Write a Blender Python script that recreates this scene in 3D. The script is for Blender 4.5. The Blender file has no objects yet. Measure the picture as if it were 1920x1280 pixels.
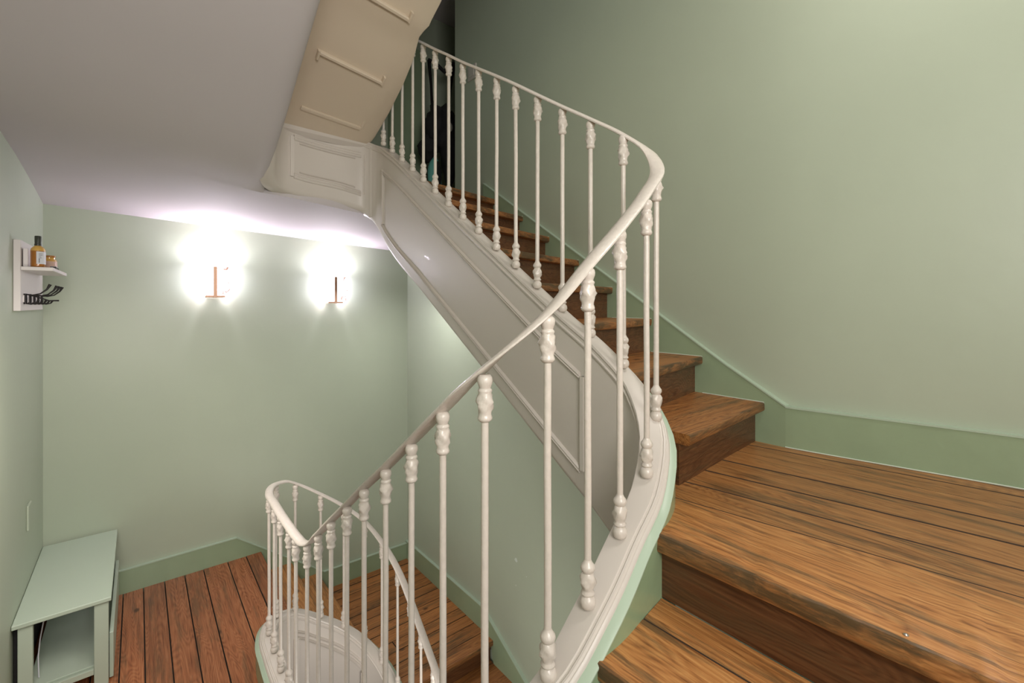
import bpy, bmesh, math, random
from mathutils import Vector, noise
random.seed(7)
C = bpy.context.scene.collection
R = math.radians

# ------------------------------------------------------------------ camera, world, lights, exposure
# X runs across the stair (towards the long green wall), Y along the flights, Z=0 is the wooden half landing
cam_d = bpy.data.cameras.new('camera'); cam = bpy.data.objects.new('camera', cam_d); C.objects.link(cam)
cam.location = (0, 0, .62); cam.rotation_euler = (R(90), 0, R(-39.4))
cam_d.lens = 15.99; cam_d.sensor_width = 36; cam_d.shift_y = -70 / 1920; cam_d.clip_start = .02
bpy.context.scene.camera = cam
W = bpy.data.worlds.new('world'); bpy.context.scene.world = W; W.use_nodes = True
W.node_tree.nodes['Background'].inputs[0].default_value = (.93, .95, 1, 1)
W.node_tree.nodes['Background'].inputs[1].default_value = .3
vs = bpy.context.scene.view_settings
vs.view_transform = 'Standard'; vs.look = 'None'; vs.gamma = 1; vs.exposure = .08; vs.use_curve_mapping = False

def area(name, loc, target, size, power, col, spread=180):
    l = bpy.data.lights.new(name, 'AREA'); l.size = size; l.energy = power; l.color = col; l.spread = R(spread)
    o = bpy.data.objects.new(name, l); C.objects.link(o); o.location = loc
    o.rotation_euler = (Vector(target) - Vector(loc)).to_track_quat('-Z', 'Y').to_euler()
    return o
area('upper_ceiling_light', (1.7, -.1, 2.9), (1.9, .3, 0), .5, 21, (1, .93, .87))
area('rear_fill_light', (-.05, -1.2, 1.25), (.7, 3, .9), 1.1, 58, (1, .95, .92))  # soft fill added behind the camera; the wall there has no window
area('hall_fill_light', (-.1, 2.3, .3), (.2, 3.6, -1.4), .8, 16, (1, .91, .85))  # unseen fill added to brighten the hall floor and left side
area('lower_stair_fill_light', (1.1, 1.7, -1.9), (1.6, 3.3, -1.6), .5, 9, (1, .94, .88))  # added fill for the lower stair, no fitting stands here
area('lower_landing_fill_light', (1.75, 3.5, .75), (1.75, 3.5, -2), .4, 7, (1, .96, .97))  # added fill that lifts the lower landing planks, no lamp hangs here

# ------------------------------------------------------------------ materials
def mat(name, col, rough=.5, metal=0, bump=0, bscale=30, var=0, vscale=3, emit=None, estr=0, coat=0, spec=.5):
    m = bpy.data.materials.new(name); m.use_nodes = True
    nt = m.node_tree; b = nt.nodes['Principled BSDF']
    b.inputs['Base Color'].default_value = (*col, 1); b.inputs['Roughness'].default_value = rough
    b.inputs['Metallic'].default_value = metal; b.inputs['Coat Weight'].default_value = coat
    b.inputs['Specular IOR Level'].default_value = spec
    if emit: b.inputs['Emission Color'].default_value = (*emit, 1); b.inputs['Emission Strength'].default_value = estr
    tc = nt.nodes.new('ShaderNodeTexCoord')
    if var:
        n = nt.nodes.new('ShaderNodeTexNoise'); n.inputs['Scale'].default_value = vscale; n.inputs['Detail'].default_value = 5
        nt.links.new(tc.outputs['Object'], n.inputs['Vector'])
        r = nt.nodes.new('ShaderNodeValToRGB'); r.color_ramp.elements[0].position = .3; r.color_ramp.elements[1].position = .7
        r.color_ramp.elements[0].color = (*[c * (1 - var) for c in col], 1); r.color_ramp.elements[1].color = (*[min(1, c * (1 + var)) for c in col], 1)
        nt.links.new(n.outputs[0], r.inputs[0]); nt.links.new(r.outputs[0], b.inputs['Base Color'])
    if bump:
        n2 = nt.nodes.new('ShaderNodeTexNoise'); n2.inputs['Scale'].default_value = bscale; n2.inputs['Detail'].default_value = 4
        nt.links.new(tc.outputs['Object'], n2.inputs['Vector'])
        bp = nt.nodes.new('ShaderNodeBump'); bp.inputs['Strength'].default_value = bump; bp.inputs['Distance'].default_value = .01
        nt.links.new(n2.outputs[0], bp.inputs['Height']); nt.links.new(bp.outputs[0], b.inputs['Normal'])
    return m

def wood(name, axis, c_lo, c_mid, c_hi, rough=.38, dark=.5, stain=.51):
    """worn varnished pine: long grain along the axis, growth rings, knots, dark worn stains"""
    m = bpy.data.materials.new(name); m.use_nodes = True; nt = m.node_tree; b = nt.nodes['Principled BSDF']
    N = nt.nodes.new; L = nt.links.new
    tc = N('ShaderNodeTexCoord'); oi = N('ShaderNodeObjectInfo')
    off = N('ShaderNodeVectorMath'); off.operation = 'SCALE'; off.inputs[0].default_value = (13.1, 7.7, 3.3); L(oi.outputs['Random'], off.inputs['Scale'])
    add = N('ShaderNodeVectorMath'); add.operation = 'ADD'; L(tc.outputs['Object'], add.inputs[0]); L(off.outputs[0], add.inputs[1])
    def stretched(s_long, s_cross):
        mp = N('ShaderNodeMapping'); mp.vector_type = 'POINT'
        sc = [s_cross] * 3; sc['XYZ'.index(axis)] = s_long; mp.inputs['Scale'].default_value = sc
        L(add.outputs[0], mp.inputs[0]); return mp
    # rings: a distorted, stretched noise folded into contour lines
    n1 = N('ShaderNodeTexNoise'); n1.inputs['Scale'].default_value = 1; n1.inputs['Detail'].default_value = 2; n1.inputs['Distortion'].default_value = .3
    L(stretched(.75, 6.5).outputs[0], n1.inputs['Vector'])
    mu = N('ShaderNodeMath'); mu.operation = 'MULTIPLY'; mu.inputs[1].default_value = 26; L(n1.outputs[0], mu.inputs[0])
    sn = N('ShaderNodeMath'); sn.operation = 'PINGPONG'; sn.inputs[1].default_value = .3; L(mu.outputs[0], sn.inputs[0])
    n2 = N('ShaderNodeTexNoise'); n2.inputs['Scale'].default_value = 1; n2.inputs['Detail'].default_value = 6; n2.inputs['Roughness'].default_value = .65
    L(stretched(3, 110).outputs[0], n2.inputs['Vector'])
    mixg = N('ShaderNodeMath'); mixg.operation = 'MULTIPLY_ADD'; mixg.inputs[1].default_value = .6; L(sn.outputs[0], mixg.inputs[0]); L(n2.outputs[0], mixg.inputs[2])
    rp = N('ShaderNodeValToRGB'); e = rp.color_ramp.elements; e[0].position = .30; e[0].color = (*c_lo, 1); e[1].position = .86; e[1].color = (*c_hi, 1)
    x = e.new(.56); x.color = (*c_mid, 1)
    L(mixg.outputs[0], rp.inputs[0])
    # stains
    n3 = N('ShaderNodeTexNoise'); n3.inputs['Scale'].default_value = 1; n3.inputs['Detail'].default_value = 7; n3.inputs['Roughness'].default_value = .7
    L(stretched(2.0, 20).outputs[0], n3.inputs['Vector'])
    r3 = N('ShaderNodeValToRGB'); r3.color_ramp.elements[0].position = stain; r3.color_ramp.elements[0].color = (0, 0, 0, 1); r3.color_ramp.elements[1].position = stain + .13; r3.color_ramp.elements[1].color = (dark,) * 3 + (1,)
    L(n3.outputs[0], r3.inputs[0])
    mx = N('ShaderNodeMix'); mx.data_type = 'RGBA'; L(r3.outputs[0], mx.inputs[0]); L(rp.outputs[0], mx.inputs[6]); mx.inputs[7].default_value = (.075, .050, .024, 1)
    # knots
    vo = N('ShaderNodeTexVoronoi'); vo.inputs['Scale'].default_value = 1; L(stretched(3.3, 5.5).outputs[0], vo.inputs['Vector'])
    rk = N('ShaderNodeValToRGB'); rk.color_ramp.elements[0].position = .05; rk.color_ramp.elements[0].color = (.85,) * 3 + (1,); rk.color_ramp.elements[1].position = .11; rk.color_ramp.elements[1].color = (0, 0, 0, 1)
    L(vo.outputs['Distance'], rk.inputs[0])
    mk = N('ShaderNodeMix'); mk.data_type = 'RGBA'; L(rk.outputs[0], mk.inputs[0]); L(mx.outputs[2], mk.inputs[6]); mk.inputs[7].default_value = (.05, .017, .008, 1)
    # board to board tone
    hs = N('ShaderNodeHueSaturation'); ma = N('ShaderNodeMath'); ma.operation = 'MULTIPLY_ADD'; ma.inputs[1].default_value = .32; ma.inputs[2].default_value = .84
    L(oi.outputs['Random'], ma.inputs[0]); L(ma.outputs[0], hs.inputs['Value']); L(mk.outputs[2], hs.inputs['Color'])
    L(hs.outputs[0], b.inputs['Base Color'])
    b.inputs['Roughness'].default_value = rough; b.inputs['Specular IOR Level'].default_value = .45
    bp = N('ShaderNodeBump'); bp.inputs['Strength'].default_value = .35; bp.inputs['Distance'].default_value = .004
    L(mixg.outputs[0], bp.inputs['Height']); L(bp.outputs[0], b.inputs['Normal'])
    return m

def chipped_wall(name, col, chips):
    """sage wall paint with a few white chips knocked out of it at fixed places"""
    m = mat(name, col, .42, bump=.12, bscale=9, var=.035, vscale=1.3)
    nt = m.node_tree; N = nt.nodes.new; L = nt.links.new; b = nt.nodes['Principled BSDF']
    g = N('ShaderNodeTexCoord'); nz = N('ShaderNodeTexNoise'); nz.inputs['Scale'].default_value = 60; L(g.outputs['Object'], nz.inputs['Vector'])
    cur = b.inputs['Base Color'].links[0].from_socket
    for (p, r) in chips:
        d = N('ShaderNodeVectorMath'); d.operation = 'DISTANCE'; d.inputs[1].default_value = p; L(g.outputs['Object'], d.inputs[0])
        a = N('ShaderNodeMath'); a.operation = 'MULTIPLY_ADD'; a.inputs[1].default_value = r * 1.6; L(nz.outputs[0], a.inputs[0]); L(d.outputs['Value'], a.inputs[2])
        c = N('ShaderNodeMath'); c.operation = 'LESS_THAN'; c.inputs[1].default_value = r * 1.7; L(a.outputs[0], c.inputs[0])
        mx = N('ShaderNodeMix'); mx.data_type = 'RGBA'; L(c.outputs[0], mx.inputs[0]); L(cur, mx.inputs[6]); mx.inputs[7].default_value = (.6, .66, .6, 1)
        cur = mx.outputs[2]
    L(cur, b.inputs['Base Color']); return m

SAGE = (.42, .475, .37)
M = {}
M['wall'] = mat('sage_wall', SAGE, .42, bump=.12, bscale=9, var=.035, vscale=1.3)
M['wall_chip'] = chipped_wall('sage_wall_chipped', SAGE, [((2.19, 2.62, -1.30), .016), ((2.19, 2.50, -1.37), .006), ((2.19, 2.62, -1.49), .004), ((2.19, 1.0, .98), .004)])
M['skirt'] = mat('sage_gloss', (.29, .38, .245), .3, bump=.15, bscale=14, var=.05, vscale=5, coat=.15)
M['edge'] = mat('sage_edge', (.42, .52, .405), .35)
M['stringgreen'] = mat('sage_stringer', (.27, .37, .22), .26, bump=.12, bscale=16, var=.06, vscale=6, coat=.2)
M['white'] = mat('cream_gloss', (.62, .57, .52), .42, bump=.06, bscale=22, coat=.03)
M['iron'] = mat('painted_iron', (.66, .60, .54), .32, bump=.15, bscale=90, var=.04, vscale=60, coat=.15)
M['plaster'] = mat('plaster', (.56, .52, .53), .75, bump=.1, bscale=6)
M['cream'] = mat('cream_plaster', (.66, .56, .44), .45, bump=.08, bscale=8, coat=.1)
M['wy'] = wood('pine_along', 'Y', (.13, .045, .013), (.38, .160, .049), (.53, .268, .093), dark=.75)
M['wx'] = wood('pine_across', 'X', (.10, .032, .009), (.34, .130, .038), (.50, .225, .070), dark=.75)
M['wl'] = wood('pine_hall', 'Y', (.11, .028, .011), (.29, .095, .036), (.42, .165, .07), rough=.22)
M['nose_wy'] = wood('pine_nosing_along', 'Y', (.09, .032, .010), (.30, .125, .040), (.46, .22, .075), dark=.92, stain=.46)
M['nose_wx'] = wood('pine_nosing_across', 'X', (.09, .030, .010), (.27, .11, .036), (.42, .20, .068), dark=.92, stain=.46)
M['grime'] = mat('plank_joint_grime', (.035, .018, .008), .8)
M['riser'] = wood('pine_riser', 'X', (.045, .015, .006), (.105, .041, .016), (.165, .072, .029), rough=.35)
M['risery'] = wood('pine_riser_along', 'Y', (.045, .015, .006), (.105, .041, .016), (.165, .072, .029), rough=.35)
M['bench'] = mat('bench_paint', (.45, .53, .43), .4, bump=.06, bscale=12)
M['shelfwhite'] = mat('shelf_white', (.68, .64, .62), .4)
M['black'] = mat('black_metal', (.012, .009, .009), .3, metal=.6)
M['matblack'] = mat('black_cloth', (.012, .011, .012), .85, bump=.3, bscale=60)
M['teal'] = mat('teal_cloth', (.12, .38, .33), .7)
M['red'] = mat('red_strap', (.22, .02, .02), .6)
M['copper'] = mat('copper', (.52, .32, .22), .35, metal=.7)
M['alabaster'] = mat('alabaster', (.9, .86, .84), .35, emit=(.95, .86, 1.1), estr=11)
M['vein'] = mat('alabaster_vein', (.45, .25, .18), .4, emit=(.8, .5, .4), estr=.5)
M['amber'] = mat('amber_glass', (.35, .13, .02), .12, coat=.5)
M['oil'] = mat('amber_glass_clear', (.62, .36, .08), .1, coat=.5)
M['cap'] = mat('black_cap', (.035, .04, .03), .4)
M['paper'] = mat('label_paper', (.62, .63, .66), .6)
M['ink'] = mat('label_ink', (.06, .06, .07), .6)
M['pink'] = mat('pink_label', (.62, .42, .33), .5)
M['card'] = mat('white_card', (.72, .68, .67), .5)
M['switch'] = mat('switch_white', (.55, .52, .47), .3)
M['nail'] = mat('steel', (.5, .48, .45), .3, metal=.9)
M['concrete'] = mat('dark_subfloor', (.10, .08, .06), .8)

# ------------------------------------------------------------------ mesh helpers
def link(name, me, m, parent=None, smooth=None):
    if smooth is not None:
        me.shade_smooth(); me.set_sharp_from_angle(angle=R(smooth))
    ms = m if isinstance(m, (list, tuple)) else [m]
    for q in ms: me.materials.append(q)
    o = bpy.data.objects.new(name, me); C.objects.link(o)
    if parent: o.parent = parent
    return o
def tag(o, label=None, cat=None, group=None, kind=None):
    if label: o['label'] = label
    if cat: o['category'] = cat
    if group: o['group'] = group
    if kind: o['kind'] = kind
    return o
def empty(name, loc=(0, 0, 0), **k):
    o = bpy.data.objects.new(name, None); o.empty_display_size = .05; C.objects.link(o); o.location = loc
    return tag(o, **k)
def fin(bm, name):
    me = bpy.data.meshes.new(name); bmesh.ops.recalc_face_normals(bm, faces=bm.faces); bm.to_mesh(me); bm.free(); return me
def add_box(bm, x0, x1, y0, y1, z0, z1, bev=0):
    v = [bm.verts.new((x, y, z)) for z in (z0, z1) for y in (y0, y1) for x in (x0, x1)]
    fs = [bm.faces.new([v[i] for i in f]) for f in ((0, 2, 3, 1), (4, 5, 7, 6), (0, 1, 5, 4), (2, 6, 7, 3), (0, 4, 6, 2), (1, 3, 7, 5))]
    if bev:
        es = {e for f in fs for e in f.edges}
        bmesh.ops.bevel(bm, geom=list(es), offset=bev, segments=1, affect='EDGES')
def box(name, x0, x1, y0, y1, z0, z1, m, parent=None, bev=0):
    bm = bmesh.new(); add_box(bm, x0, x1, y0, y1, z0, z1, bev); return link(name, fin(bm, name), m, parent)
def add_prism(bm, pts, axis, a0, a1, bev=0):
    """polygon pts (2-D) extruded along axis between a0 and a1"""
    def P(p, a):
        return {'Z': (p[0], p[1], a), 'X': (a, p[0], p[1]), 'Y': (p[0], a, p[1])}[axis]
    lo = [bm.verts.new(P(p, a0)) for p in pts]; hi = [bm.verts.new(P(p, a1)) for p in pts]
    fs = [bm.faces.new(lo), bm.faces.new(hi)]
    for i in range(len(pts)):
        j = (i + 1) % len(pts); fs.append(bm.faces.new((lo[i], lo[j], hi[j], hi[i])))
    bmesh.ops.recalc_face_normals(bm, faces=fs)
    if bev:
        es = {e for f in fs for e in f.edges}
        bmesh.ops.bevel(bm, geom=list(es), offset=bev, segments=1, affect='EDGES')
def prism(name, pts, axis, a0, a1, m, parent=None, bev=0):
    bm = bmesh.new(); add_prism(bm, pts, axis, a0, a1, bev); return link(name, fin(bm, name), m, parent)
def add_tube(bm, pts, rad, seg=8, cap=True):
    rads = rad if isinstance(rad, (list, tuple)) else [rad] * len(pts)
    pts = [Vector(p) for p in pts]; rings = []
    a = None
    for i, p in enumerate(pts):
        t = (pts[min(i + 1, len(pts) - 1)] - pts[max(i - 1, 0)]).normalized()
        if a is None: a = t.orthogonal().normalized()
        a = (a - t * a.dot(t)).normalized(); b = t.cross(a).normalized()
        rings.append([bm.verts.new(p + (a * math.cos(k * 2 * math.pi / seg) + b * math.sin(k * 2 * math.pi / seg)) * rads[i]) for k in range(seg)])
    for r0, r1 in zip(rings, rings[1:]):
        for k in range(seg): bm.faces.new((r0[k], r0[(k + 1) % seg], r1[(k + 1) % seg], r1[k]))
    if cap: bm.faces.new(rings[0]); bm.faces.new(rings[-1])
def tube(name, pts, rad, m, parent=None, seg=8, smooth=50):
    bm = bmesh.new(); add_tube(bm, pts, rad, seg); return link(name, fin(bm, name), m, parent, smooth)
def add_lathe(bm, prof, cx=0, cy=0, z=0, seg=14, lump=None):
    rings = []
    for (r, h) in prof:
        ring = []
        for k in range(seg):
            a = 2 * math.pi * k / seg; q = r
            if lump: q += lump(a, h, r)
            ring.append(bm.verts.new((cx + q * math.cos(a), cy + q * math.sin(a), z + h)))
        rings.append(ring)
    for r0, r1 in zip(rings, rings[1:]):
        for k in range(seg): bm.faces.new((r0[k], r0[(k + 1) % seg], r1[(k + 1) % seg], r1[k]))
    bm.faces.new(rings[0]); bm.faces.new(rings[-1])
def lathe(name, prof, m, parent=None, loc=(0, 0, 0), seg=16, smooth=40):
    bm = bmesh.new(); add_lathe(bm, prof, *loc, seg=seg); return link(name, fin(bm, name), m, parent, smooth)

def catmull(pts, step=.03):
    """smooth path through n-D points, sampled about every step metres"""
    out = []; n = len(pts); D = len(pts[0])
    for i in range(n - 1):
        p0 = pts[max(i - 1, 0)]; p1 = pts[i]; p2 = pts[i + 1]; p3 = pts[min(i + 2, n - 1)]
        L = math.hypot(p2[0] - p1[0], p2[1] - p1[1]); k = max(1, int(L / step))
        t0 = math.hypot(p1[0] - p0[0], p1[1] - p0[1]) or L; t2 = math.hypot(p3[0] - p2[0], p3[1] - p2[1]) or L
        for j in range(k):
            t = j / k; q = []
            for d in range(D):
                m1 = L * ((p1[d] - p0[d]) / t0 * L + (p2[d] - p1[d]) / L * t0) / (t0 + L) if i > 0 else (p2[d] - p1[d])
                m2 = L * ((p2[d] - p1[d]) / L * t2 + (p3[d] - p2[d]) / t2 * L) / (t2 + L) if i < n - 2 else (p2[d] - p1[d])
                h = (2 * t**3 - 3 * t * t + 1) * p1[d] + (t**3 - 2 * t * t + t) * m1 + (-2 * t**3 + 3 * t * t) * p2[d] + (t**3 - t * t) * m2
                q.append(h)
            out.append(q)
    out.append(list(pts[-1])); return out
def plan_normals(path):
    ns = []
    for i in range(len(path)):
        a = path[max(i - 1, 0)]; b = path[min(i + 1, len(path) - 1)]
        dx, dy = b[0] - a[0], b[1] - a[1]; l = math.hypot(dx, dy) or 1
        ns.append((-dy / l, dx / l))            # left of travel = outside of the well
    return ns
def sweep(name, path, prof, m, parent=None, closed=True, smooth=35, cap=True, dz=None):
    """prof(i, p) -> list of (offset to the outside, z)"""
    bm = bmesh.new(); rings = []; ns = plan_normals(path)
    for i, p in enumerate(path):
        rings.append([bm.verts.new((p[0] + o * ns[i][0], p[1] + o * ns[i][1], z)) for (o, z) in prof(i, p)])
    n = len(rings[0])
    for r0, r1 in zip(rings, rings[1:]):
        for k in range(n if closed else n - 1): bm.faces.new((r0[k], r0[(k + 1) % n], r1[(k + 1) % n], r1[k]))
    if closed and cap: bm.faces.new(rings[0]); bm.faces.new(rings[-1])
    return link(name, fin(bm, name), m, parent, smooth)

# ------------------------------------------------------------------ the setting: walls
wr = tag(prism('wall_right', [(1.5, -3.6), (4.4, -3.6), (4.4, 1.43), (3.47, 1.43), (3.47, 4.3), (1.5, 4.3)], 'X', 2.19, 2.33, M['wall_chip']), kind='structure')
def XB(y):                                       # the same wall bends gently beside the half landing
    t = .76 - y; k = .12
    return 2.19 + .182 * (t + math.sqrt(t * t + k * k * max(0, min(1, (1.5 - y) / .74)) ** 2)) / 2
YB = [1.5, 1.35, 1.2, 1.1, 1.0, .9, .82, .74, .66, .58, .5, .4, .3, .15, 0, -.3, -.8, -1.4]
bm = bmesh.new(); add_prism(bm, [(XB(y), y) for y in YB] + [(XB(-1.4) + .14, -1.4), (2.34, 1.5)], 'Z', -1.2, 4.3)
tag(link('wall_right', fin(bm, 'wall_right'), M['wall'], None, 30), kind='structure')
tag(box('wall_back', -.64, 3.3, 4.4, 4.54, -3.6, 4.3, M['wall']), kind='structure')
tag(box('wall_left', -.64, -.5, -1.4, 4.4, -3.6, 4.3, M['wall']), kind='structure')
tag(box('wall_front', -.64, 2.9, -1.54, -1.4, -3.6, 4.3, M['wall']), kind='structure')
tag(box('wall_alcove', 3.3, 3.4, 3.4, 4.54, 1.2, 4.3, M['wall']), kind='structure')
tag(box('wall_alcove', 2.33, 3.3, 3.33, 3.47, 1.2, 4.3, M['wall']), kind='structure')
tag(box('trim_1', 1.97, 2.33, 4.33, 4.4, 1.44, 3.3, M['skirt'], bev=.004), kind='structure')
tag(box('ceiling', .75, 3.3, 2.4, 4.4, 3.75, 3.85, M['plaster']), kind='structure')  # unseen slab added to keep skylight off the upper landing
tag(box('ground', -.64, 2.4, -1.4, 4.4, -3.62, -3.5, M['concrete']), kind='structure')

# plaster underside of the landing above the hall, merging into the soffit of the flight above the camera
def ceil_z(x, y):                                # landing part, y from 3.3 to 4.4
    zw = 1.299 - (x + .475) * .052; zc = 1.386 - x * .095
    t = (4.4 - y) / 1.155
    return zw + (zc - zw) * (1 - (1 - min(t, 1.2)) ** 2 * .25 - .75 * (1 - min(t, 1.2)))
bm = bmesh.new()
rows = []
ys = [4.4, 4.36, 4.3, 4.2, 4.1, 4.0, 3.85, 3.7, 3.5, 3.245]
xs = [-.5, -.3, -.1, .1, .3, .48, .59, .76, .95, 1.15, 1.34, 1.6, 1.9, 2.19]
for y in ys:
    rows.append([bm.verts.new((x, y - ((.12 * max(0, (.59 - x)) + (.042 if .6 < x < 1.4 else 0)) if y == 3.245 else 0), ceil_z(x, y))) for x in xs])
for a, b in zip(rows, rows[1:]):
    for i in range(len(xs) - 1): bm.faces.new((a[i], a[i + 1], b[i + 1], b[i]))
# soffit of the flight over the camera
prof3 = [(3.225, .006), (3.15, .018), (3.07, .035), (2.96, .068), (2.86, .108), (2.72, .174), (2.557, .26), (2.29, .405), (2.02, .549), (1.53, .859), (.95, 1.22), (.19, 1.71), (-.57, 2.19), (-1.34, 2.67)]
cols = [(-.5, 0), (-.3, 0), (-.1, 0), (.1, 0), (.3, 0), (.48, 0), (.52, .003), (.553, .014), (.582, .034), (.60, .061), (.613, .095), (.618, .19)]
row0 = rows[-1]
prev = row0[:6] + [bm.verts.new((x, 3.245 - .12 * max(0, .59 - x), ceil_z(min(x, .62), 3.245))) for x, dz_ in cols[6:]]
for (y, dz) in prof3:
    cur = []
    for x, dx_ in cols:
        base = 1.386 - x * .095
        f = min(1, (3.245 - y) / 1.14)
        cur.append(bm.verts.new((x, y - .12 * max(0, .59 - x) * (1 - f), base * (1 - f) + 1.326 * f + dz + dx_ * min(1, (3.245 - y) / .25))))
    for i in range(len(cols) - 1): bm.faces.new((prev[i], prev[i + 1], cur[i + 1], cur[i]))
    prev = cur
# close it upward so it is a slab, not a sheet
bmesh.ops.recalc_face_normals(bm, faces=bm.faces)
g = bmesh.ops.solidify(bm, geom=bm.faces[:], thickness=-.05)
tag(link('ceiling', fin(bm, 'ceiling'), M['plaster'], None, 30), kind='structure')

# ------------------------------------------------------------------ baseboards
def skirt_poly(name, pts_top, bottom, axis, a0, a1, edge_side):
    """pts_top: list of (u, z) along the wall; bottom: list back again; a thin pale ledge runs along the top"""
    root = prism(name, pts_top + bottom, axis, a0, a1, M['skirt'])
    tag(root, kind='structure')
    bm = bmesh.new()
    for (u0, z0), (u1, z1) in zip(pts_top, pts_top[1:]):
        lo, hi = min(a0, a1) - .003, max(a0, a1) + .003
        add_prism(bm, [(u0, z0 - .001), (u1, z1 - .001), (u1, z1 + .006), (u0, z0 + .006)], axis, lo, hi)
    link('top_bead', fin(bm, name), M['edge'], root); return root
skirt_poly('baseboard_back', [(-.5, -1.335), (.632, -1.328), (1.338, -1.873), (2.19, -1.885)], [(2.19, -2.1), (1.2, -2.1), (.7, -1.6), (-.5, -1.6)], 'Y', 4.378, 4.4, 0)
skirt_poly('baseboard_right', [(4.4, -1.862), (3.03, -1.855), (2.43, -2.16), (1.2, -2.95)], [(1.2, -3.4), (2.8, -2.5), (2.9, -2.1), (4.4, -2.1)], 'X', 2.168, 2.19, 0)
skirt_poly('baseboard_right', [(3.009, 1.60), (2.425, 1.225), (1.391, .562), (1.043, .337), (.77, .175)], [(.77, -.05), (.95, -.05), (3.009, 1.3)], 'X', 2.164, 2.205, 0)
# along the bent wall of the half landing
yb_ = [.7701] + [y for y in YB if y < .76]
def xs_(y, o): return XB(y) - o - (XB(.77) - 2.19) * max(0, 1 - (.77 - y) / .4)
bs = prism('baseboard_right', [(xs_(y, .026), y) for y in yb_] + [(XB(-1.4) + .01, -1.4), (XB(.775) + .01, .7701)], 'Z', -.05, .172, M['skirt']); tag(bs, kind='structure')
prism('top_bead', [(xs_(y, .029), y) for y in yb_] + [(XB(-1.4) + .01, -1.4), (XB(.775) + .01, .7701)], 'Z', .171, .178, M['edge'], bs)

# ------------------------------------------------------------------ floors built plank by plank
def plank(name, poly, z, th, m, parent, jit=.0012):
    bm = bmesh.new(); dz = random.uniform(-jit, jit)
    add_prism(bm, poly, 'Z', z - th, z + dz, bev=.0022)
    me = fin(bm, name); o = link(name, me, [m, M['grime']], parent)
    for p in me.polygons:
        if abs(p.normal.z) < .9: p.material_index = 1      # unvarnished, dirty plank sides
    return o
G = .0028
G = .0015                                        # hall floor (lower level)
fl = tag(box('floor', -.5, .57, 2.36, 4.4, -1.62, -1.53, M['concrete']), kind='structure')
js = [-.5, -.35, -.21, -.085, .03, .155, .28, .402, .567]
for a, b in zip(js, js[1:]):
    cut = None
    if cut:
        plank('plank', [(a + G, 2.33), (b - G, 2.33), (b - G, cut - G), (a + G, cut - G)], -1.5, .03, M['wl'], fl)
        plank('plank', [(a + G, cut + G), (b - G, cut + G), (b - G, 4.4), (a + G, 4.4)], -1.5, .03, M['wl'], fl)
    else:
        plank('plank', [(a + G, 2.33), (b - G, 2.33), (b - G, 4.4), (a + G, 4.4)], -1.5, .03, M['wl'], fl)
for a, b, y0 in ((.567, .70, 3.12), (.70, .815, 3.22)):
    plank('plank', [(a + G, y0), (b - G, y0 + .03), (b - G + (0 if a < .6 else 0), 4.4), (a + G, 4.4)], -1.5, .045, M['wl'], fl)

def tread(poly, z, th, m, parent, nose=None, name='tread', sub=18, chips=.0):
    """a tread: top, rounded front edge between poly[0] and poly[1] (the nosing), poly given nosing-left, nosing-right, back-right, back-left"""
    (x0, y0), (x1, y1), (x2, y2), (x3, y3) = poly
    bm = bmesh.new(); n = sub; rings = []
    dx, dy = x1 - x0, y1 - y0; l = math.hypot(dx, dy); nx, ny = dy / l, -dx / l      # outward normal of the nosing
    mx, my = (x2 + x3) / 2 - (x0 + x1) / 2, (y2 + y3) / 2 - (y0 + y1) / 2
    if nx * mx + ny * my > 0: nx, ny = -nx, -ny
    prof = [(-.007, 0), (-.0015, -.003), (0, -.009), (0, -th + .008), (-.003, -th + .002), (-.009, -th)]
    for i in range(n + 1):
        t = i / n; fx, fy = x0 + dx * t, y0 + dy * t; bx, by = x3 + (x2 - x3) * t, y3 + (y2 - y3) * t
        w = chips * (noise.noise((fx * 9, fy * 9, z * 5)) + .8 * noise.noise((fx * 31, fy * 31, z))) if chips else .0015 * noise.noise((fx * 7, fy * 7, z))
        ring = [bm.verts.new((bx, by, z - th)), bm.verts.new((bx, by, z))]
        for k, (o, h) in enumerate(prof):
            wk = w * (1 if k < 3 else -.6)
            ring.append(bm.verts.new((fx + nx * (o + wk), fy + ny * (o + wk), z + h + (wk * .5 if k > 2 else min(0, w) * .5))))
        rings.append(ring)
    for a, b in zip(rings, rings[1:]):
        k = len(a)
        for q in range(k): bm.faces.new((a[q], a[(q + 1) % k], b[(q + 1) % k], b[q]))
    bm.faces.new(rings[0]); bm.faces.new(rings[-1])
    me = fin(bm, name); o = link(name, me, [m, M['grime'], M['nose_wx' if m == M['wx'] else 'nose_wy']], parent, 40)
    for p in me.polygons:
        if abs(p.normal.z) < .3 and (p.normal.x * nx + p.normal.y * ny) < -.5: p.material_index = 1
        elif (p.normal.x * nx + p.normal.y * ny) > .25: p.material_index = 2      # the battered front edge
    return o

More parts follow.
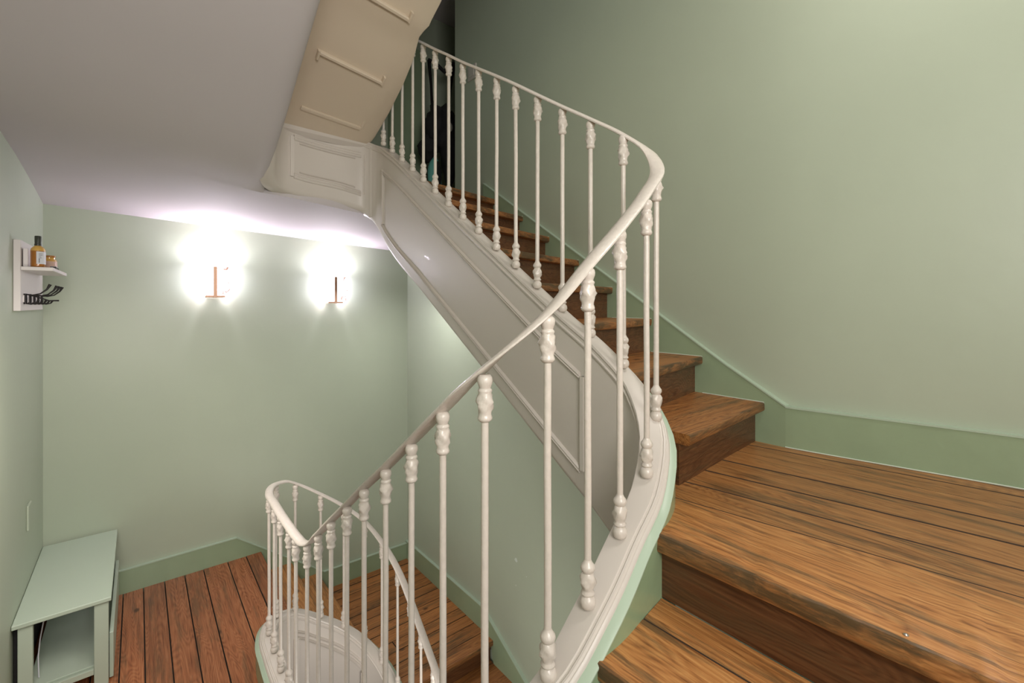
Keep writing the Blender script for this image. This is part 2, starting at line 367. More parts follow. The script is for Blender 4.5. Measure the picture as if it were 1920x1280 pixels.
# path of the string round the well: x, y, top z, bottom z
ctrl = [(0.591, -0.572, 4.274, 3.682), (0.591, 1.145, 3.224, 2.614), (0.591, 2.147, 2.585, 1.984), (0.591, 2.576, 2.318, 1.727), (0.593, 2.814, 2.165, 1.574), (0.603, 2.976, 2.061, 1.450), (0.634, 3.110, 1.965, 1.359), (0.706, 3.191, 1.908, 1.336), (0.811, 3.215, 1.870, 1.322),
        (1.145, 3.215, 1.822, 1.292), (1.259, 3.191, 1.784, 1.258), (1.317, 3.129, 1.755, 1.178), (1.336, 3.043, 1.722, 1.083), (1.336, 2.910, 1.650, 0.968), (1.336, 2.459, 1.354, 0.680), (1.338, 1.308, 0.588, -0.053),
        (1.340, 1.057, 0.426, -0.219), (1.336, 0.954, 0.339, -0.301), (1.293, 0.863, 0.229, -0.391), (1.176, 0.797, 0.099, -0.506), (1.006, 0.763, -0.012, -0.639), (0.848, 0.742, -0.122, -0.754), (0.721, 0.754, -0.237, -0.868), (0.630, 0.820, -0.344, -0.973), (0.593, 0.925, -0.429, -1.069),
        (0.590, 1.164, -0.602, -1.231), (0.593, 1.340, -0.723, -1.355), (0.601, 1.704, -0.967, -1.593), (0.603, 2.054, -1.210, -1.803), (0.599, 2.213, -1.319, -1.879), (0.593, 2.290, -1.333, -1.899), (0.588, 2.480, -1.333, -1.908), (0.589, 2.814, -1.333, -1.918), (0.601, 2.996, -1.336, -1.927),
        (0.644, 3.120, -1.345, -1.946), (0.716, 3.196, -1.369, -1.975), (0.811, 3.229, -1.407, -2.013), (0.959, 3.220, -1.509, -2.108), (1.078, 3.186, -1.593, -2.185), (1.202, 3.115, -1.708, -2.299), (1.293, 3.015, -1.841, -2.433), (1.340, 2.891, -1.975, -2.566), (1.355, 2.719, -2.128, -2.719), (1.355, 2.290, -2.471, -3.062), (1.355, 1.526, -3.082, -3.358)]
SP = catmull(ctrl, .03)

# half landing beside the camera
la = empty('landing', (1.6, .2, 0), label='worn orange pine plank landing with a chipped front edge, in the right foreground', cat='landing')
def child(o, p):
    o.parent = p; o.matrix_parent_inverse = p.matrix_basis.inverted(); return o
OUT = [(p[0] + .071 * n[0], p[1] + .071 * n[1]) for p, n in zip(SP, plan_normals(SP)) if -.6 < p[2] < .55]
def yend(x):
    """where a board at x meets the outer face of the string"""
    if x >= 1.465: return .905
    c = [(a, b) for a, b in zip(OUT, OUT[1:]) if min(a[0], b[0]) <= x <= max(a[0], b[0]) and a[1] < .98]
    if not c: return .905
    a, b = c[0]; t = (x - a[0]) / ((b[0] - a[0]) or 1); return min(.905, a[1] + (b[1] - a[1]) * t)
G = .0021
jl = [1.33, 1.47, 1.63, 1.79, 1.95, 2.08, 2.19]
slant = lambda x, y: x + .15 * (.85 - y)
nb = tread([(1.085, yend(1.085) + .002), (1.115, -1.4), (slant(1.33, -1.4) - G, -1.4), (slant(1.33, .85) - G, yend(1.32))], 0, .052, M['wy'], None, chips=.010, name='nosing_board', sub=120)
child(nb, la)
for a, b in zip(jl, jl[1:]):
    child(plank('plank', [(a + G, yend(a)), (slant(a, -1.4) + G, -1.4), (slant(b, -1.4) - G, -1.4), (b - G, yend(b))], 0, .03, M['wy'], None), la)
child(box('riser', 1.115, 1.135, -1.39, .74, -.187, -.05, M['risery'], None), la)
lb = child(prism('subfloor', [(1.136, -1.39), (2.5, -1.39), (2.18, .6), (2.18, .9), (1.45, .9), (1.36, .80), (1.233, .76), (1.136, .73)], 'Z', -.12, -.032, M['concrete']), la)
# steel nail head left in the worn edge
child(lathe('nail_head', [(.001, 0), (.0045, .0005), (.0045, .002), (.002, .0036), (.0003, .004)], M['nail'], None, loc=(1.112, .19, -.001), seg=10), la)
G = .0014
M['caulk'] = mat('pale_caulk', (.55, .60, .50), .5)
child(tube('caulk_line', [(xs_(y, .029), y, .0025) for y in [.7701] + [q for q in YB if q < .76]], .0028, M['caulk'], seg=6), la)
# middle landing at the foot of the winders
ml = empty('landing', (1.8, 3.6, -2.04), label='lower pine plank landing seen between the balusters, at the corner of the two green walls', cat='landing')
y = 2.88; k = 0; edges = [2.88]
while y < 4.30:
    y += random.uniform(.10, .135); edges.append(min(y, 4.4))
if edges[-1] < 4.4: edges.append(4.4)
for a, b in zip(edges, edges[1:]):
    x0 = 1.27 if a > 3.18 else 1.38
    if a == 2.88:
        child(tread([(x0, a - .005), (2.17, a - .005), (2.17, b - G), (x0, b - G)], -2.04, .045, M['wx'], None, name='nosing_board', chips=.002), ml); continue
    if random.random() < .35:
        c = random.uniform(x0 + .25, 1.95)
        child(plank('plank', [(x0, a + G), (c - G, a + G), (c - G, b - G), (x0, b - G)], -2.04, .03, M['wx'], None, .002), ml)
        child(plank('plank', [(c + G, a + G), (2.17, a + G), (2.17, b - G), (c + G, b - G)], -2.04, .03, M['wx'], None, .002), ml)
    else:
        child(plank('plank', [(x0, a + G), (2.17, a + G), (2.17, b - G), (x0, b - G)], -2.04, .03, M['wx'], None, .002), ml)
child(box('subfloor', 1.44, 2.19, 2.93, 4.4, -2.15, -2.072, M['concrete'], None), ml)

# ------------------------------------------------------------------ staircases: treads and risers
up = empty('staircase', (1.8, .9, 0), label='upper flight of worn wooden steps climbing away between white stringer and green wall', cat='staircase')
wallY = [.855, 1.145, 1.435, 1.70, 1.965, 2.235, 2.51, 2.83, 3.2]
leftY = [.80, 1.02, 1.29, 1.54, 1.785, 2.05, 2.36, 2.665, 3.1]
for k in range(8):
    z = .18 * (k + 1); xl = 1.43 if k == 0 else 1.405
    yl, yr = leftY[k], wallY[k]
    if k < 7:
        bl, br = leftY[k + 1] + .05, wallY[k + 1] + .05
        child(tread([(xl, yl), (2.168, yr), (2.168, br), (xl, bl)], z, .038, M['wx'], None, chips=.002), up)
    if k < 7:
        child(tube('caulk_line', [(2.163, yr + .004, z - .034), (2.163, yr + .002, z + .001), (2.1625, br - .05, z + .001)], .0025, M['caulk'], seg=6), up)
    # riser below this tread
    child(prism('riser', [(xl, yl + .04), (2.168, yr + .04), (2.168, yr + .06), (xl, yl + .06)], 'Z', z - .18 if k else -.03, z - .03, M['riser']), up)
top = empty('landing', (1.9, 3.5, 1.44), label='top landing board edge at the head of the upper steps, under the folded stroller', cat='landing')
child(tread([(1.405, leftY[7]), (2.168, wallY[7]), (2.168, 2.95), (1.405, 2.95)], 1.44, .04, M['wx'], None, name='nosing_board', chips=.003), top)
child(box('plank', 1.42, 2.18, 2.952, 3.2, 1.40, 1.44, M['wx'], None, bev=.002), top)
child(box('plank', 1.42, 3.3, 3.472, 3.8, 1.40, 1.44, M['wx'], None, bev=.002), top)
child(box('plank', 1.42, 2.18, 3.204, 3.468, 1.40, 1.44, M['wx'], None, bev=.002), top)
child(box('plank', 1.42, 3.3, 3.804, 4.39, 1.40, 1.44, M['wx'], None, bev=.002), top)

lo = empty('staircase', (.8, .3, -.9), label='lower flight of broad pine steps turning down from the landing edge at the bottom right', cat='staircase')
HR = .1875
# first step below the half landing: two boards, seam visible
child(tread([(.80, yend(.80)), (.845, -1.39), (1.04, -1.39), (1.0, yend(1.0))], -HR, .045, M['wy'], None, chips=.006, sub=80), lo)
child(plank('tread_board', [(1.003, yend(1.003)), (1.043, -1.39), (1.113, -1.39), (1.113, yend(1.113))], -HR, .04, M['wy'], None), lo)
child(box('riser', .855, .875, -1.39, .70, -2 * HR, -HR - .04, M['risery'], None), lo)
# winders round the foot of the rail and the straight steps down to the hall
wc = (.55, .72)
ang = [-88, -118, -152, -180]
for i in range(3):
    z = -HR * (i + 2); a0, a1 = R(ang[i]), R(ang[i + 1])
    def ray(a, r): return (wc[0] + r * math.cos(a), wc[1] + r * math.sin(a))
    far = 1.9 if i < 2 else 1.098
    p0 = ray(a1, .05); p1 = ray(a1, [1.9, 1.2, 1.098][i]); p2 = ray(a0, [2.1, 1.9, 1.2][i]); p3 = ray(a0, .05)
    p1 = (max(p1[0], -.497), max(p1[1], -1.39)); p2 = (max(p2[0], -.497), max(p2[1], -1.39))
    child(tread([p0, p1, p2, p3], z, .04, M['wy'], None), lo)
    child(box('riser', *( (.3, .56) if i < 9 else (0, 0)), .70, .72, z - HR, z - .04, M['risery'], None), lo) if i == 2 else None
for i in range(4):
    z = -HR * (i + 5) if False else -HR * (i + 4) - HR
    y0 = .80 + i * .31
    if z < -1.4: break
    child(tread([(-.498, y0 + .34), (.52, y0 + .34), (.52, y0), (-.498, y0)], z, .04, M['wx'], None), lo)
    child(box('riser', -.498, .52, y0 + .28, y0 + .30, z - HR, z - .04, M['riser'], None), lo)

wi = empty('staircase', (1.05, 3.9, -1.9), label='two short wooden steps going down from the hall floor to the lower landing', cat='staircase')
for (x0, x1, z) in ((.80, 1.055, -1.68), (1.04, 1.285, -1.86)):
    child(tread([(x1, 3.24), (x1, 4.378), (x0, 4.378), (x0, 3.24)], z, .04, M['wy'], None), wi)
for (x, z0, z1) in ((.79, -1.70, -1.54), (1.03, -1.88, -1.72), (1.262, -2.06, -1.90)):
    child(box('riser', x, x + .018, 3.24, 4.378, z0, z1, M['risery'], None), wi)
dn = empty('staircase', (1.8, 2.2, -2.6), label='dark wooden steps descending below the lower landing, beside the green wall', cat='staircase')
for i in range(5):
    z = -2.04 - .18 * (i + 1); y1 = 2.93 - .29 * i
    child(tread([(1.40, y1 - .34), (2.17, y1 - .34), (2.17, y1), (1.40, y1)], z, .04, M['wx'], None, chips=.002), dn)
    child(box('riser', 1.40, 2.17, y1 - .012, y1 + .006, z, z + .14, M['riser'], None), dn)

# ------------------------------------------------------------------ the string that wraps the well
st = empty('stringer', (1.4, 1.0, 0), label='white painted stair stringer with panel mouldings, wrapping round the open stairwell under the balusters', cat='stringer')
def white_prof(i, p):
    t, b = p[2], p[3]
    return [(.056, b), (.020, b + .002), (-.010, b + .010), (-.024, b + .026), (-.030, b + .048), (-.030, t - .048), (-.036, t - .044), (-.038, t - .036), (-.033, t - .030), (-.033, t - .020), (-.038, t - .012), (-.036, t - .002), (-.030, t),
            (.028, t), (.030, t - .005), (.035, t - .005), (.038, t - .002), (.043, t - .003), (.046, t - .009), (.049, t - .009), (.053, t - .013), (.056, t - .020), (.056, t - .030)]
child(sweep('string_board', SP, white_prof, M['white']), st)
def mint_prof(i, p):
    t = p[2]; return [(.055, t - .022), (.059, t - .022), (.076, t - .036), (.076, t - .040), (.055, t - .040)]
i0 = next(i for i, p in enumerate(SP) if p[2] < .62); 
child(sweep('green_bead', SP[i0:], mint_prof, M['edge']), st)
def green_prof(i, p):
    t, b = p[2], p[3]; return [(.055, t - .039), (.072, t - .039), (.072, b + .03), (.055, b + .03)]
child(sweep('green_face', SP[i0:], green_prof, M['stringgreen']), st)
# panel mouldings on the well side
def rib(name, path, zf, w, d=.012, m=None, base=-.030):
    def pf(i, p):
        z = zf(p); return [(base + .001, z - w), (base - d * .7, z - w * .8), (base - d, z - w * .35), (base - d * .55, z), (base - d, z + w * .35), (base - d * .7, z + w * .8), (base + .001, z + w)]
    return child(sweep(name, path, pf, m or M['white'], smooth=60), st)
def seg(f): return [p for p in SP if f(p)]
fl2 = [p for p in SP[:] if 1.24 < p[0] and 1.16 < p[1] < 3.015 and p[2] > .3]
rib('panel_moulding', fl2, lambda p: p[2] - .167, .015)
rib('panel_moulding', fl2, lambda p: p[3] + .12, .015)
def upright(x, y, z0, z1, nx, ny):
    """a short vertical moulding on a face at x, y whose well-side normal is nx, ny"""
    bm = bmesh.new(); tx, ty = -ny, nx
    for (w, d) in ((.017, .006), (.009, .013)):
        c = [(x + tx * s + nx * q, y + ty * s + ny * q) for s, q in ((-w, -.002), (-w, d), (w, d), (w, -.002))]
        add_prism(bm, c, 'Z', z0, z1)
    return child(link('panel_moulding', fin(bm, 'm'), M['white']), st)
def at_y(path, y): return min(path, key=lambda p: abs(p[1] - y))
for yy in (1.165, 2.995):
    q = at_y(fl2, yy); upright(q[0] - .030, yy, q[3] + .12, q[2] - .167, -1, 0)
endp = [p for p in SP if .76 < p[0] < 1.25 and p[1] > 3.15 and p[2] > 1]
rib('panel_moulding', endp, lambda p: 1.703 - (p[0] - .763) * .06, .02)
rib('panel_moulding', endp, lambda p: p[3] + .128, .02)
endi = [p for p in endp if .80 < p[0] < 1.215]
rib('panel_moulding', endi, lambda p: 1.672 - (p[0] - .763) * .06, .005, .006)
rib('panel_moulding', endi, lambda p: p[3] + .160, .005, .006)
for xx in (.765, 1.248):
    q = min(endp, key=lambda p: abs(p[0] - xx)); upright(xx, q[1] - .030, q[3] + .12, 1.707 - (xx - .763) * .06, 0, -1)
upright(1.283, 3.139, 1.24, 1.745, -.7, -.7)
lowp = [p for p in SP if .76 < p[0] < 1.24 and p[1] > 3.05 and p[2] < -1]
rib('panel_moulding', lowp, lambda p: p[2] - .125, .010, .016)
rib('panel_moulding', lowp, lambda p: p[2] - .165, .010, .016)
q = lowp[-1]; upright(q[0] - .03, q[1] - .025, q[3] + .1, q[2] - .17, -.45, -.89)
q = lowp[0]; upright(q[0] + .02, q[1] - .03, q[3] + .1, q[2] - .17, 0, -1)

# ------------------------------------------------------------------ the sloping panelled soffit over the well
so = empty('soffit', (1.05, 2.6, 2.1), label='cream panelled soffit sloping up above the stairwell, over the white end panel', cat='soffit')
def zs(y): return 1.7457 + .55 * (3.196 - y)
right = [(1.240, 3.210, 1.736), (1.274, 3.177, 1.746), (1.288, 3.091, 1.789), (1.290, 2.862, 1.884), (1.290, 2.652, 1.994), (1.286, 2.519, 2.080), (1.274, 2.442, 2.132), (1.261, 2.385, 2.161), (1.269, 2.342, 2.180), (1.283, 2.309, 2.199), (1.283, 2.280, 2.218), (1.288, 2.194, 2.270), (1.288, 1.908, 2.452), (1.288, 1.145, 2.919), (1.288, 0.191, 3.463)]
bm = bmesh.new(); lo_r, hi_r = [], []
for (x, y, z) in right:
    yl = min(y, 3.205); zl = zs(yl)
    row = []
    for t in (0, .25, .5, .75, .97, 1):
        xx = .625 + (x - .625) * t; zz = zl + (z - zl) * t + (.01 if t == 1 else 0)
        row.append((xx, y, zz))
    lo_r.append([bm.verts.new(v) for v in row]); hi_r.append([bm.verts.new((v[0], v[1], v[2] + (.06 if j < 5 else .045))) for j, v in enumerate(row)])
for rr, fl_ in ((lo_r, 0), (hi_r, 1)):
    for a, b in zip(rr, rr[1:]):
        for i in range(5): bm.faces.new((a[i], a[i + 1], b[i + 1], b[i]))
for a, b, c, d in zip(lo_r, lo_r[1:], hi_r, hi_r[1:]):
    bm.faces.new((a[5], b[5], d[5], c[5])); bm.faces.new((a[0], b[0], d[0], c[0]))
for i in range(5):
    bm.faces.new((lo_r[0][i], lo_r[0][i + 1], hi_r[0][i + 1], hi_r[0][i])); bm.faces.new((lo_r[-1][i], lo_r[-1][i + 1], hi_r[-1][i + 1], hi_r[-1][i]))
child(link('sloping_panel', fin(bm, 'soffit'), M['cream'], None, 40), so)
def surf(x, y):
    for (xa, ya, za), (xb, yb, zb) in zip(right, right[1:]):
        if yb <= y <= ya:
            t = (ya - y) / (ya - yb); xr = xa + (xb - xa) * t; zr = za + (zb - za) * t
            return zs(y) + (zr - zs(y)) * (x - .625) / (xr - .625)
    return zs(y)
def rod(name, a, b, w, th, m):
    """square bar lying on the sloping panel from a to b (x, y)"""
    A = Vector((a[0], a[1], surf(*a) - th * .35)); B = Vector((b[0], b[1], surf(*b) - th * .35)); d = (B - A).normalized()
    n = Vector((0, -.48, -.88)); u = d.cross(n).normalized(); n = u.cross(d).normalized(); n = n if n.z < 0 else -n
    bm = bmesh.new(); q = []
    for P in (A, B): q.append([bm.verts.new(P + u * sx_ * w + n * h) for sx_, h in ((-1, -.012), (-1, th * .7), (-.5, th), (.5, th), (1, th * .7), (1, -.012))])
    for k in range(6): bm.faces.new((q[0][k], q[0][(k + 1) % 6], q[1][(k + 1) % 6], q[1][k]))
    bm.faces.new(q[0]); bm.faces.new(q[1])
    return child(link(name, fin(bm, name), m), so)
for (y, w, th) in ((3.02, .015, .008), (2.657, .012, .017), (2.294, .012, .017), (1.927, .012, .017)):
    rod('moulding_bar', (.778, y - .01), (1.162, y + .018), w, th, M['cream'])
    if y < 2.8:
        for xe in (.778, 1.160): rod('bar_end', (xe, y - .022), (xe, y + .026), .007, th + .003, M['cream'])
rod('moulding_bar', (1.169, 3.034), (1.166, 1.15), .010, .007, M['cream'])
bm = bmesh.new(); add_prism(bm, [(3.191, 1.722), (3.191, 1.746), (3.148, 1.77), (3.158, 1.746)], 'X', .65, 1.26); child(link('moulding_bar', fin(bm, 'bar'), M['white']), so)

# ------------------------------------------------------------------ balustrade
HB = .83
foot_p = [(.010, 0), (.0165, .004), (.0195, .014), (.0185, .024), (.0145, .030), (.012, .033), (.0165, .036), (.0170, .040), (.0135, .044), (.0135, .049), (.0165, .055), (.0180, .062), (.0185, .070), (.0175, .078), (.0150, .085), (.0130, .089), (.0165, .094), (.0180, .100), (.0165, .106), (.0125, .111), (.0095, .117), (.0085, .120)]
cap_p = [(.0085, 0), (.0125, .002), (.0165, .006), (.0170, .010), (.0158, .014), (.0146, .018), (.0152, .024), (.0168, .031), (.0180, .038), (.0190, .046), (.0180, .054), (.0165, .061), (.0146, .066), (.0165, .070), (.0165, .073), (.0130, .077), (.0145, .082), (.0170, .088), (.0178, .095), (.0165, .102), (.0120, .107)]
def leafy(z0, z1, amp):
    def f(a, h, r):
        if h < z0 or h > z1: return 0
        w = math.sin(math.pi * (h - z0) / (z1 - z0))
        return amp * w * (math.sin(3 * a + h * 160) * .6 + math.sin(5 * a - h * 230 + 1) * .4 + .5 * noise.noise((math.cos(a) * 3, math.sin(a) * 3, h * 90)))
    return f
bm = bmesh.new(); add_lathe(bm, foot_p, seg=20, lump=leafy(.045, .09, .0042)); foot_me = fin(bm, 'foot'); 
bm = bmesh.new(); add_lathe(bm, cap_p, seg=20, lump=leafy(.018, .067, .0046)); cap_me = fin(bm, 'capital')
bm = bmesh.new(); add_tube(bm, [(0, 0, .115), (.0006, 0, .3), (-.0004, .0005, .5), (.0004, 0, .7), (0, 0, HB - .104)], .0088, seg=12); shaft_me = fin(bm, 'shaft')
for me in (foot_me, cap_me, shaft_me):
    me.shade_smooth(); me.set_sharp_from_angle(angle=R(50)); me.materials.append(M['iron'])
# tops of the balusters (under the rail), in order of descent
T = []
for (x, y, z) in ((1.331, 3.043, 2.561), (1.331, 2.900, 2.473), (1.331, 2.752, 2.377), (1.331, 2.604, 2.280)): T.append((x, y, z))
T += [(1.329, 2.459, 2.184), (1.327, 2.315, 2.085), (1.326, 2.167, 1.987), (1.333, 2.034, 1.896), (1.335, 1.891, 1.805), (1.331, 1.738, 1.708), (1.332, 1.593, 1.613), (1.334, 1.452, 1.517), (1.340, 1.306, 1.418), (1.345, 1.160, 1.322), (1.342, 1.004, 1.221)]
T += [(1.322, 0.859, 1.064), (1.176, 0.796, 0.931), (1.006, 0.765, 0.818), (0.848, 0.741, 0.708), (0.721, 0.749, 0.593), (0.606, 0.835, 0.460)]
T += [(0.590, 0.991, 0.350), (0.591, 1.165, 0.228), (0.593, 1.340, 0.107), (0.599, 1.527, -0.014), (0.601, 1.704, -0.137), (0.602, 1.882, -0.259), (0.603, 2.054, -0.380), (0.601, 2.223, -0.491)]
T += [(0.582, 2.337, -0.501), (0.585, 2.480, -0.501), (0.585, 2.647, -0.501), (0.589, 2.819, -0.501), (0.598, 2.991, -0.506), (0.668, 3.148, -0.520), (0.801, 3.229, -0.572), (0.959, 3.217, -0.679), (1.097, 3.167, -0.782), (1.216, 3.091, -0.897), (1.299, 2.996, -1.029)]
T += [(1.345, 2.848, -1.164), (1.355, 2.690, -1.288), (1.355, 2.538, -1.407), (1.355, 2.385, -1.526), (1.355, 2.232, -1.651), (1.355, 2.080, -1.775), (1.355, 1.927, -1.899)]
T[-7:] = [(x, y, z) for (x, y, z) in T[-7:]]
ba = empty('balustrade', (1.0, 2.0, 0), label='off-white iron balustrade winding round the stairwell, leafy cast caps', cat='balustrade')
for n_, (x, y, z) in enumerate(T):
    # feet stand on the string: move the base to the string top below
    b = bpy.data.objects.new('baluster', shaft_me); C.objects.link(b); b.location = (x, y, z - HB); child(b, ba)
    b.rotation_euler = (random.uniform(-.002, .002), random.uniform(-.002, .002), random.uniform(0, 6.28))
    for nm, me, h in (('foot', foot_me, 0), ('capital', cap_me, HB - .107)):
        c = bpy.data.objects.new(nm, me); C.objects.link(c); c.parent = b; c.location = (0, 0, h); c.rotation_euler = (0, 0, random.uniform(0, 6.28))
rail_c = [(1.331, 3.205, 2.662)] + T[:14] + [(1.352, 1.000, 1.212), (1.352, 0.908, 1.135), (1.296, 0.838, 1.050), (1.176, 0.799, 0.949), (1.006, 0.765, 0.822), (0.848, 0.742, 0.709), (0.721, 0.754, 0.591), (0.641, 0.806, 0.506), (0.599, 0.887, 0.429)] + T[21:29] + [(0.595, 2.251, -0.499), (0.588, 2.337, -0.502)] + T[30:34] + [(0.625, 3.081, -0.508), (0.687, 3.172, -0.523), (0.763, 3.225, -0.549), (0.801, 3.234, -0.572)] + T[36:] + [(1.355, 1.526, -2.223)]
RP = catmull(rail_c, .02)
def rail_prof(i, p):
    z = p[2] + .001; w = .0225
    return [(-w, z + .002), (-w * .9, z), (w * .9, z), (w, z + .002), (w, z + .007), (w * .82, z + .012), (w * .4, z + .0155), (0, z + .0165), (-w * .4, z + .0155), (-w * .82, z + .012), (-w, z + .007)]
child(sweep('handrail', RP, rail_prof, M['iron'], smooth=40), ba)

# ------------------------------------------------------------------ wall lamps
def lamp(x, z, label, w=.215, h=.262):
    t = empty('wall_lamp', (x, 4.36, z), label=label, cat='wall lamp', group='wall lamps on the back wall')
    yf = 4.27
    child(box('backplate', x - .05, x + .05, 4.385, 4.4, z + .0, z + .2, M['copper'], None, bev=.002), t)
    for s in (-1, 1):
        a, b = (x - w / 2, x - .012) if s < 0 else (x + .012, x + w / 2)
        child(box('alabaster_panel', a, b, yf, yf + .018, z, z + h, M['alabaster'], None, bev=.003), t)
        sa, sb = (x - w / 2, x - w / 2 + .016) if s < 0 else (x + w / 2 - .016, x + w / 2)
        child(box('side_panel', sa, sb, yf + .019, 4.383, z, z + h, M['alabaster'], None, bev=.002), t)
    child(box('front_bar', x - .0125, x + .0125, yf - .012, yf + .018, z - .018, z + h - .035, M['copper'], None, bev=.002), t)
    child(box('bottom_bracket', x - .066, x + .066, yf - .009, 4.383, z - .016, z - .001, M['copper'], None, bev=.002), t)
    rnd = random.Random(int(x * 100))
    # brown veins in the stone
    for (cx, cz, n, q) in ((x + w / 2 - .03, z + .03, 8, .028), (x + w / 2 - .035, z + h - .05, 7, .02), (x + w / 2 - .012, z + .10, 4, .012)):
        pts = [(cx + rnd.uniform(-q, q), yf - .0015, cz + rnd.uniform(-q, q)) for _ in range(n)]
        pts.sort(); bm = bmesh.new(); add_tube(bm, pts, [rnd.uniform(.003, .009) for _ in pts], 5)
        child(link('vein', fin(bm, 'vein'), M['vein']), t)
    l = bpy.data.lights.new('lamp_glow', 'POINT'); l.energy = 13; l.shadow_soft_size = .04; l.color = (.92, .84, 1.0)
    o = bpy.data.objects.new('lamp_glow', l); C.objects.link(o); o.location = (x, 4.33, z + h * .93); child(o, t)
    return t
lamp(.470, .690, 'left of two glowing alabaster wall lamps on the green wall, nearer the shelf')
lamp(1.405, .645, 'right of two glowing alabaster wall lamps on the green wall, nearer the white stringer')

# ------------------------------------------------------------------ bench by the left wall
X0, X1, Y0, Y1, ZT, ZF = -.498, -.117, 3.40, 4.375, -1.014, -1.5
be = empty('shoe_bench', ((X0 + X1) / 2, 3.9, ZF), label='pale green painted shoe bench with open end, in the corner by the left wall', cat='bench')
child(box('seat_top', X0, X1, Y0 - .015, Y1, ZT - .022, ZT, M['bench'], None, bev=.0025), be)
for (xa, xb) in ((X0 + .02, X0 + .075), (X1 - .072, X1 - .012)):
    for (ya, yb) in ((Y0, Y0 + .03), (Y1 - .035, Y1 - .004)):
        child(box('leg', xa, xb, ya, yb, ZF, ZT - .0225, M['bench'], None, bev=.002), be)
child(box('shelf', X0 + .05, X1 - .02, Y0 + .032, Y1 - .036, -1.405, -1.388, M['bench'], None, bev=.001), be)
child(box('end_rail', X0 + .076, X1 - .073, Y0 + .004, Y0 + .022, -1.425, -1.395, M['bench'], None, bev=.001), be)
child(box('front_board', X1 - .010, X1 + .008, Y0 + .03, Y1 - .01, -1.49, -1.235, M['bench'], None, bev=.002), be)
child(box('back_panel', X0 + .004, X0 + .016, Y0 + .031, Y1 - .036, -1.45, -1.04, M['matblack'], None), be)  # black colour stands in for the shade inside the bench
cb = tube('cable', [(X0 + .10, 3.50, -1.04), (X0 + .10, 3.52, -1.10), (X0 + .085, 3.54, -1.2), (X0 + .08, 3.52, -1.28), (X0 + .085, 3.5, -1.384)], .003, M['paper'])
tag(cb, 'thin white cable hanging in the dark inside the green shoe bench', 'cable')

# ------------------------------------------------------------------ shelf with hooks
sh = empty('wall_shelf', (-.49, 3.8, .77), label='small white wall shelf with a backboard and row of black coat hooks, on left wall', cat='shelf')
child(box('back_panel', -.499, -.472, 3.44, 4.14, .585, .955, M['shelfwhite'], None, bev=.002), sh)
child(box('shelf_board', -.472, -.352, 3.435, 4.03, .797, .816, M['shelfwhite'], None, bev=.002), sh)
child(box('hook_rail', -.472, -.468, 3.50, 4.08, .630, .668, M['shelfwhite'], None), sh)
for i in range(5):
    y = 3.52 + i * .13
    h = tube('coat_hook', [(-.4685, y, .668), (-.462, y, .672), (-.44, y, .668), (-.41, y, .676), (-.385, y, .70), (-.372, y, .728)] if i != 1 else [(-.4685, y, .668), (-.45, y, .666), (-.42, y, .652), (-.39, y, .640), (-.35, y, .640)], [.004, .004, .0035, .0035, .0045, .0075], M['black'])
    child(h, sh)
    bm = bmesh.new(); add_tube(bm, [(-.4685, y, .628), (-.462, y, .624), (-.445, y, .620), (-.425, y, .626), (-.416, y, .643)], [.004, .004, .0035, .004, .0065])
    c = link('lower_prong', fin(bm, 'prong'), M['black'], None, 50); child(c, h)
    bm = bmesh.new(); add_tube(bm, [(-.466, y, .620), (-.4665, y, .648), (-.466, y, .676)], [.007, .009, .007], 10)
    c = link('hook_plate', fin(bm, 'plate'), M['black'], None, 50); child(c, h)
ZS = .8163
def bottle():
    t = empty('bottle', (-.413, 3.472, ZS), label='amber glass bottle with a black cap and white label on white shelf', cat='bottle')
    child(lathe('body', [(.012, 0), (.026, .001), (.029, .006), (.029, .088), (.0265, .098), (.019, .107), (.0125, .113), (.0115, .120)], M['amber'], None, loc=(-.413, 3.472, ZS)), t)
    child(lathe('shoulder_glass', [(.0292, .086), (.0294, .088), (.027, .0985), (.0195, .1075), (.013, .1135)], M['oil'], None, loc=(-.413, 3.472, ZS)), t)
    child(lathe('cap', [(.011, .1135), (.0145, .114), (.0145, .123), (.0132, .1245), (.0132, .164), (.0115, .166)], M['cap'], None, loc=(-.413, 3.472, ZS)), t)
    bm = bmesh.new(); v0, v1 = [], []
    for k in range(9):
        a = R(-95 + k * 12); px, py = -.413 + .0298 * math.cos(a), 3.472 + .0298 * math.sin(a)
        v0.append(bm.verts.new((px, py, ZS + .016))); v1.append(bm.verts.new((px, py, ZS + .082)))
    for k in range(8): bm.faces.new((v0[k], v0[k + 1], v1[k + 1], v1[k]))
    lb_ = child(link('paper_label', fin(bm, 'label'), M['paper'], None, 60), t)
    bm = bmesh.new()
    for r in range(7):
        a0, a1 = R(-78), R(-78 + random.uniform(18, 34)) if r > 2 else R(-70)
        for k in range(4):
            b0, b1 = a0 + (a1 - a0) * k / 4, a0 + (a1 - a0) * (k + 1) / 4
            zz = ZS + .024 + r * .0075
            vv = [bm.verts.new((-.413 + .0301 * math.cos(b), 3.472 + .0301 * math.sin(b), q)) for b, q in ((b0, zz), (b1, zz), (b1, zz + (.002 if r > 2 else .005)), (b0, zz + (.002 if r > 2 else .005)))]
            bm.faces.new(vv)
    child(link('print', fin(bm, 'print'), M['ink'], None), lb_)
bottle()
t = empty('jar', (-.395, 3.70, ZS), label='small amber glass jar with a pink label beside the bottle on white shelf', cat='jar')
child(lathe('body', [(.012, 0), (.030, .001), (.032, .005), (.032, .052), (.028, .059), (.0245, .062), (.0245, .070)], M['oil'], None, loc=(-.395, 3.70, ZS)), t)
child(lathe('pink_band', [(.0322, .014), (.0325, .015), (.0325, .047), (.0322, .048)], M['pink'], None, loc=(-.395, 3.70, ZS)), t)
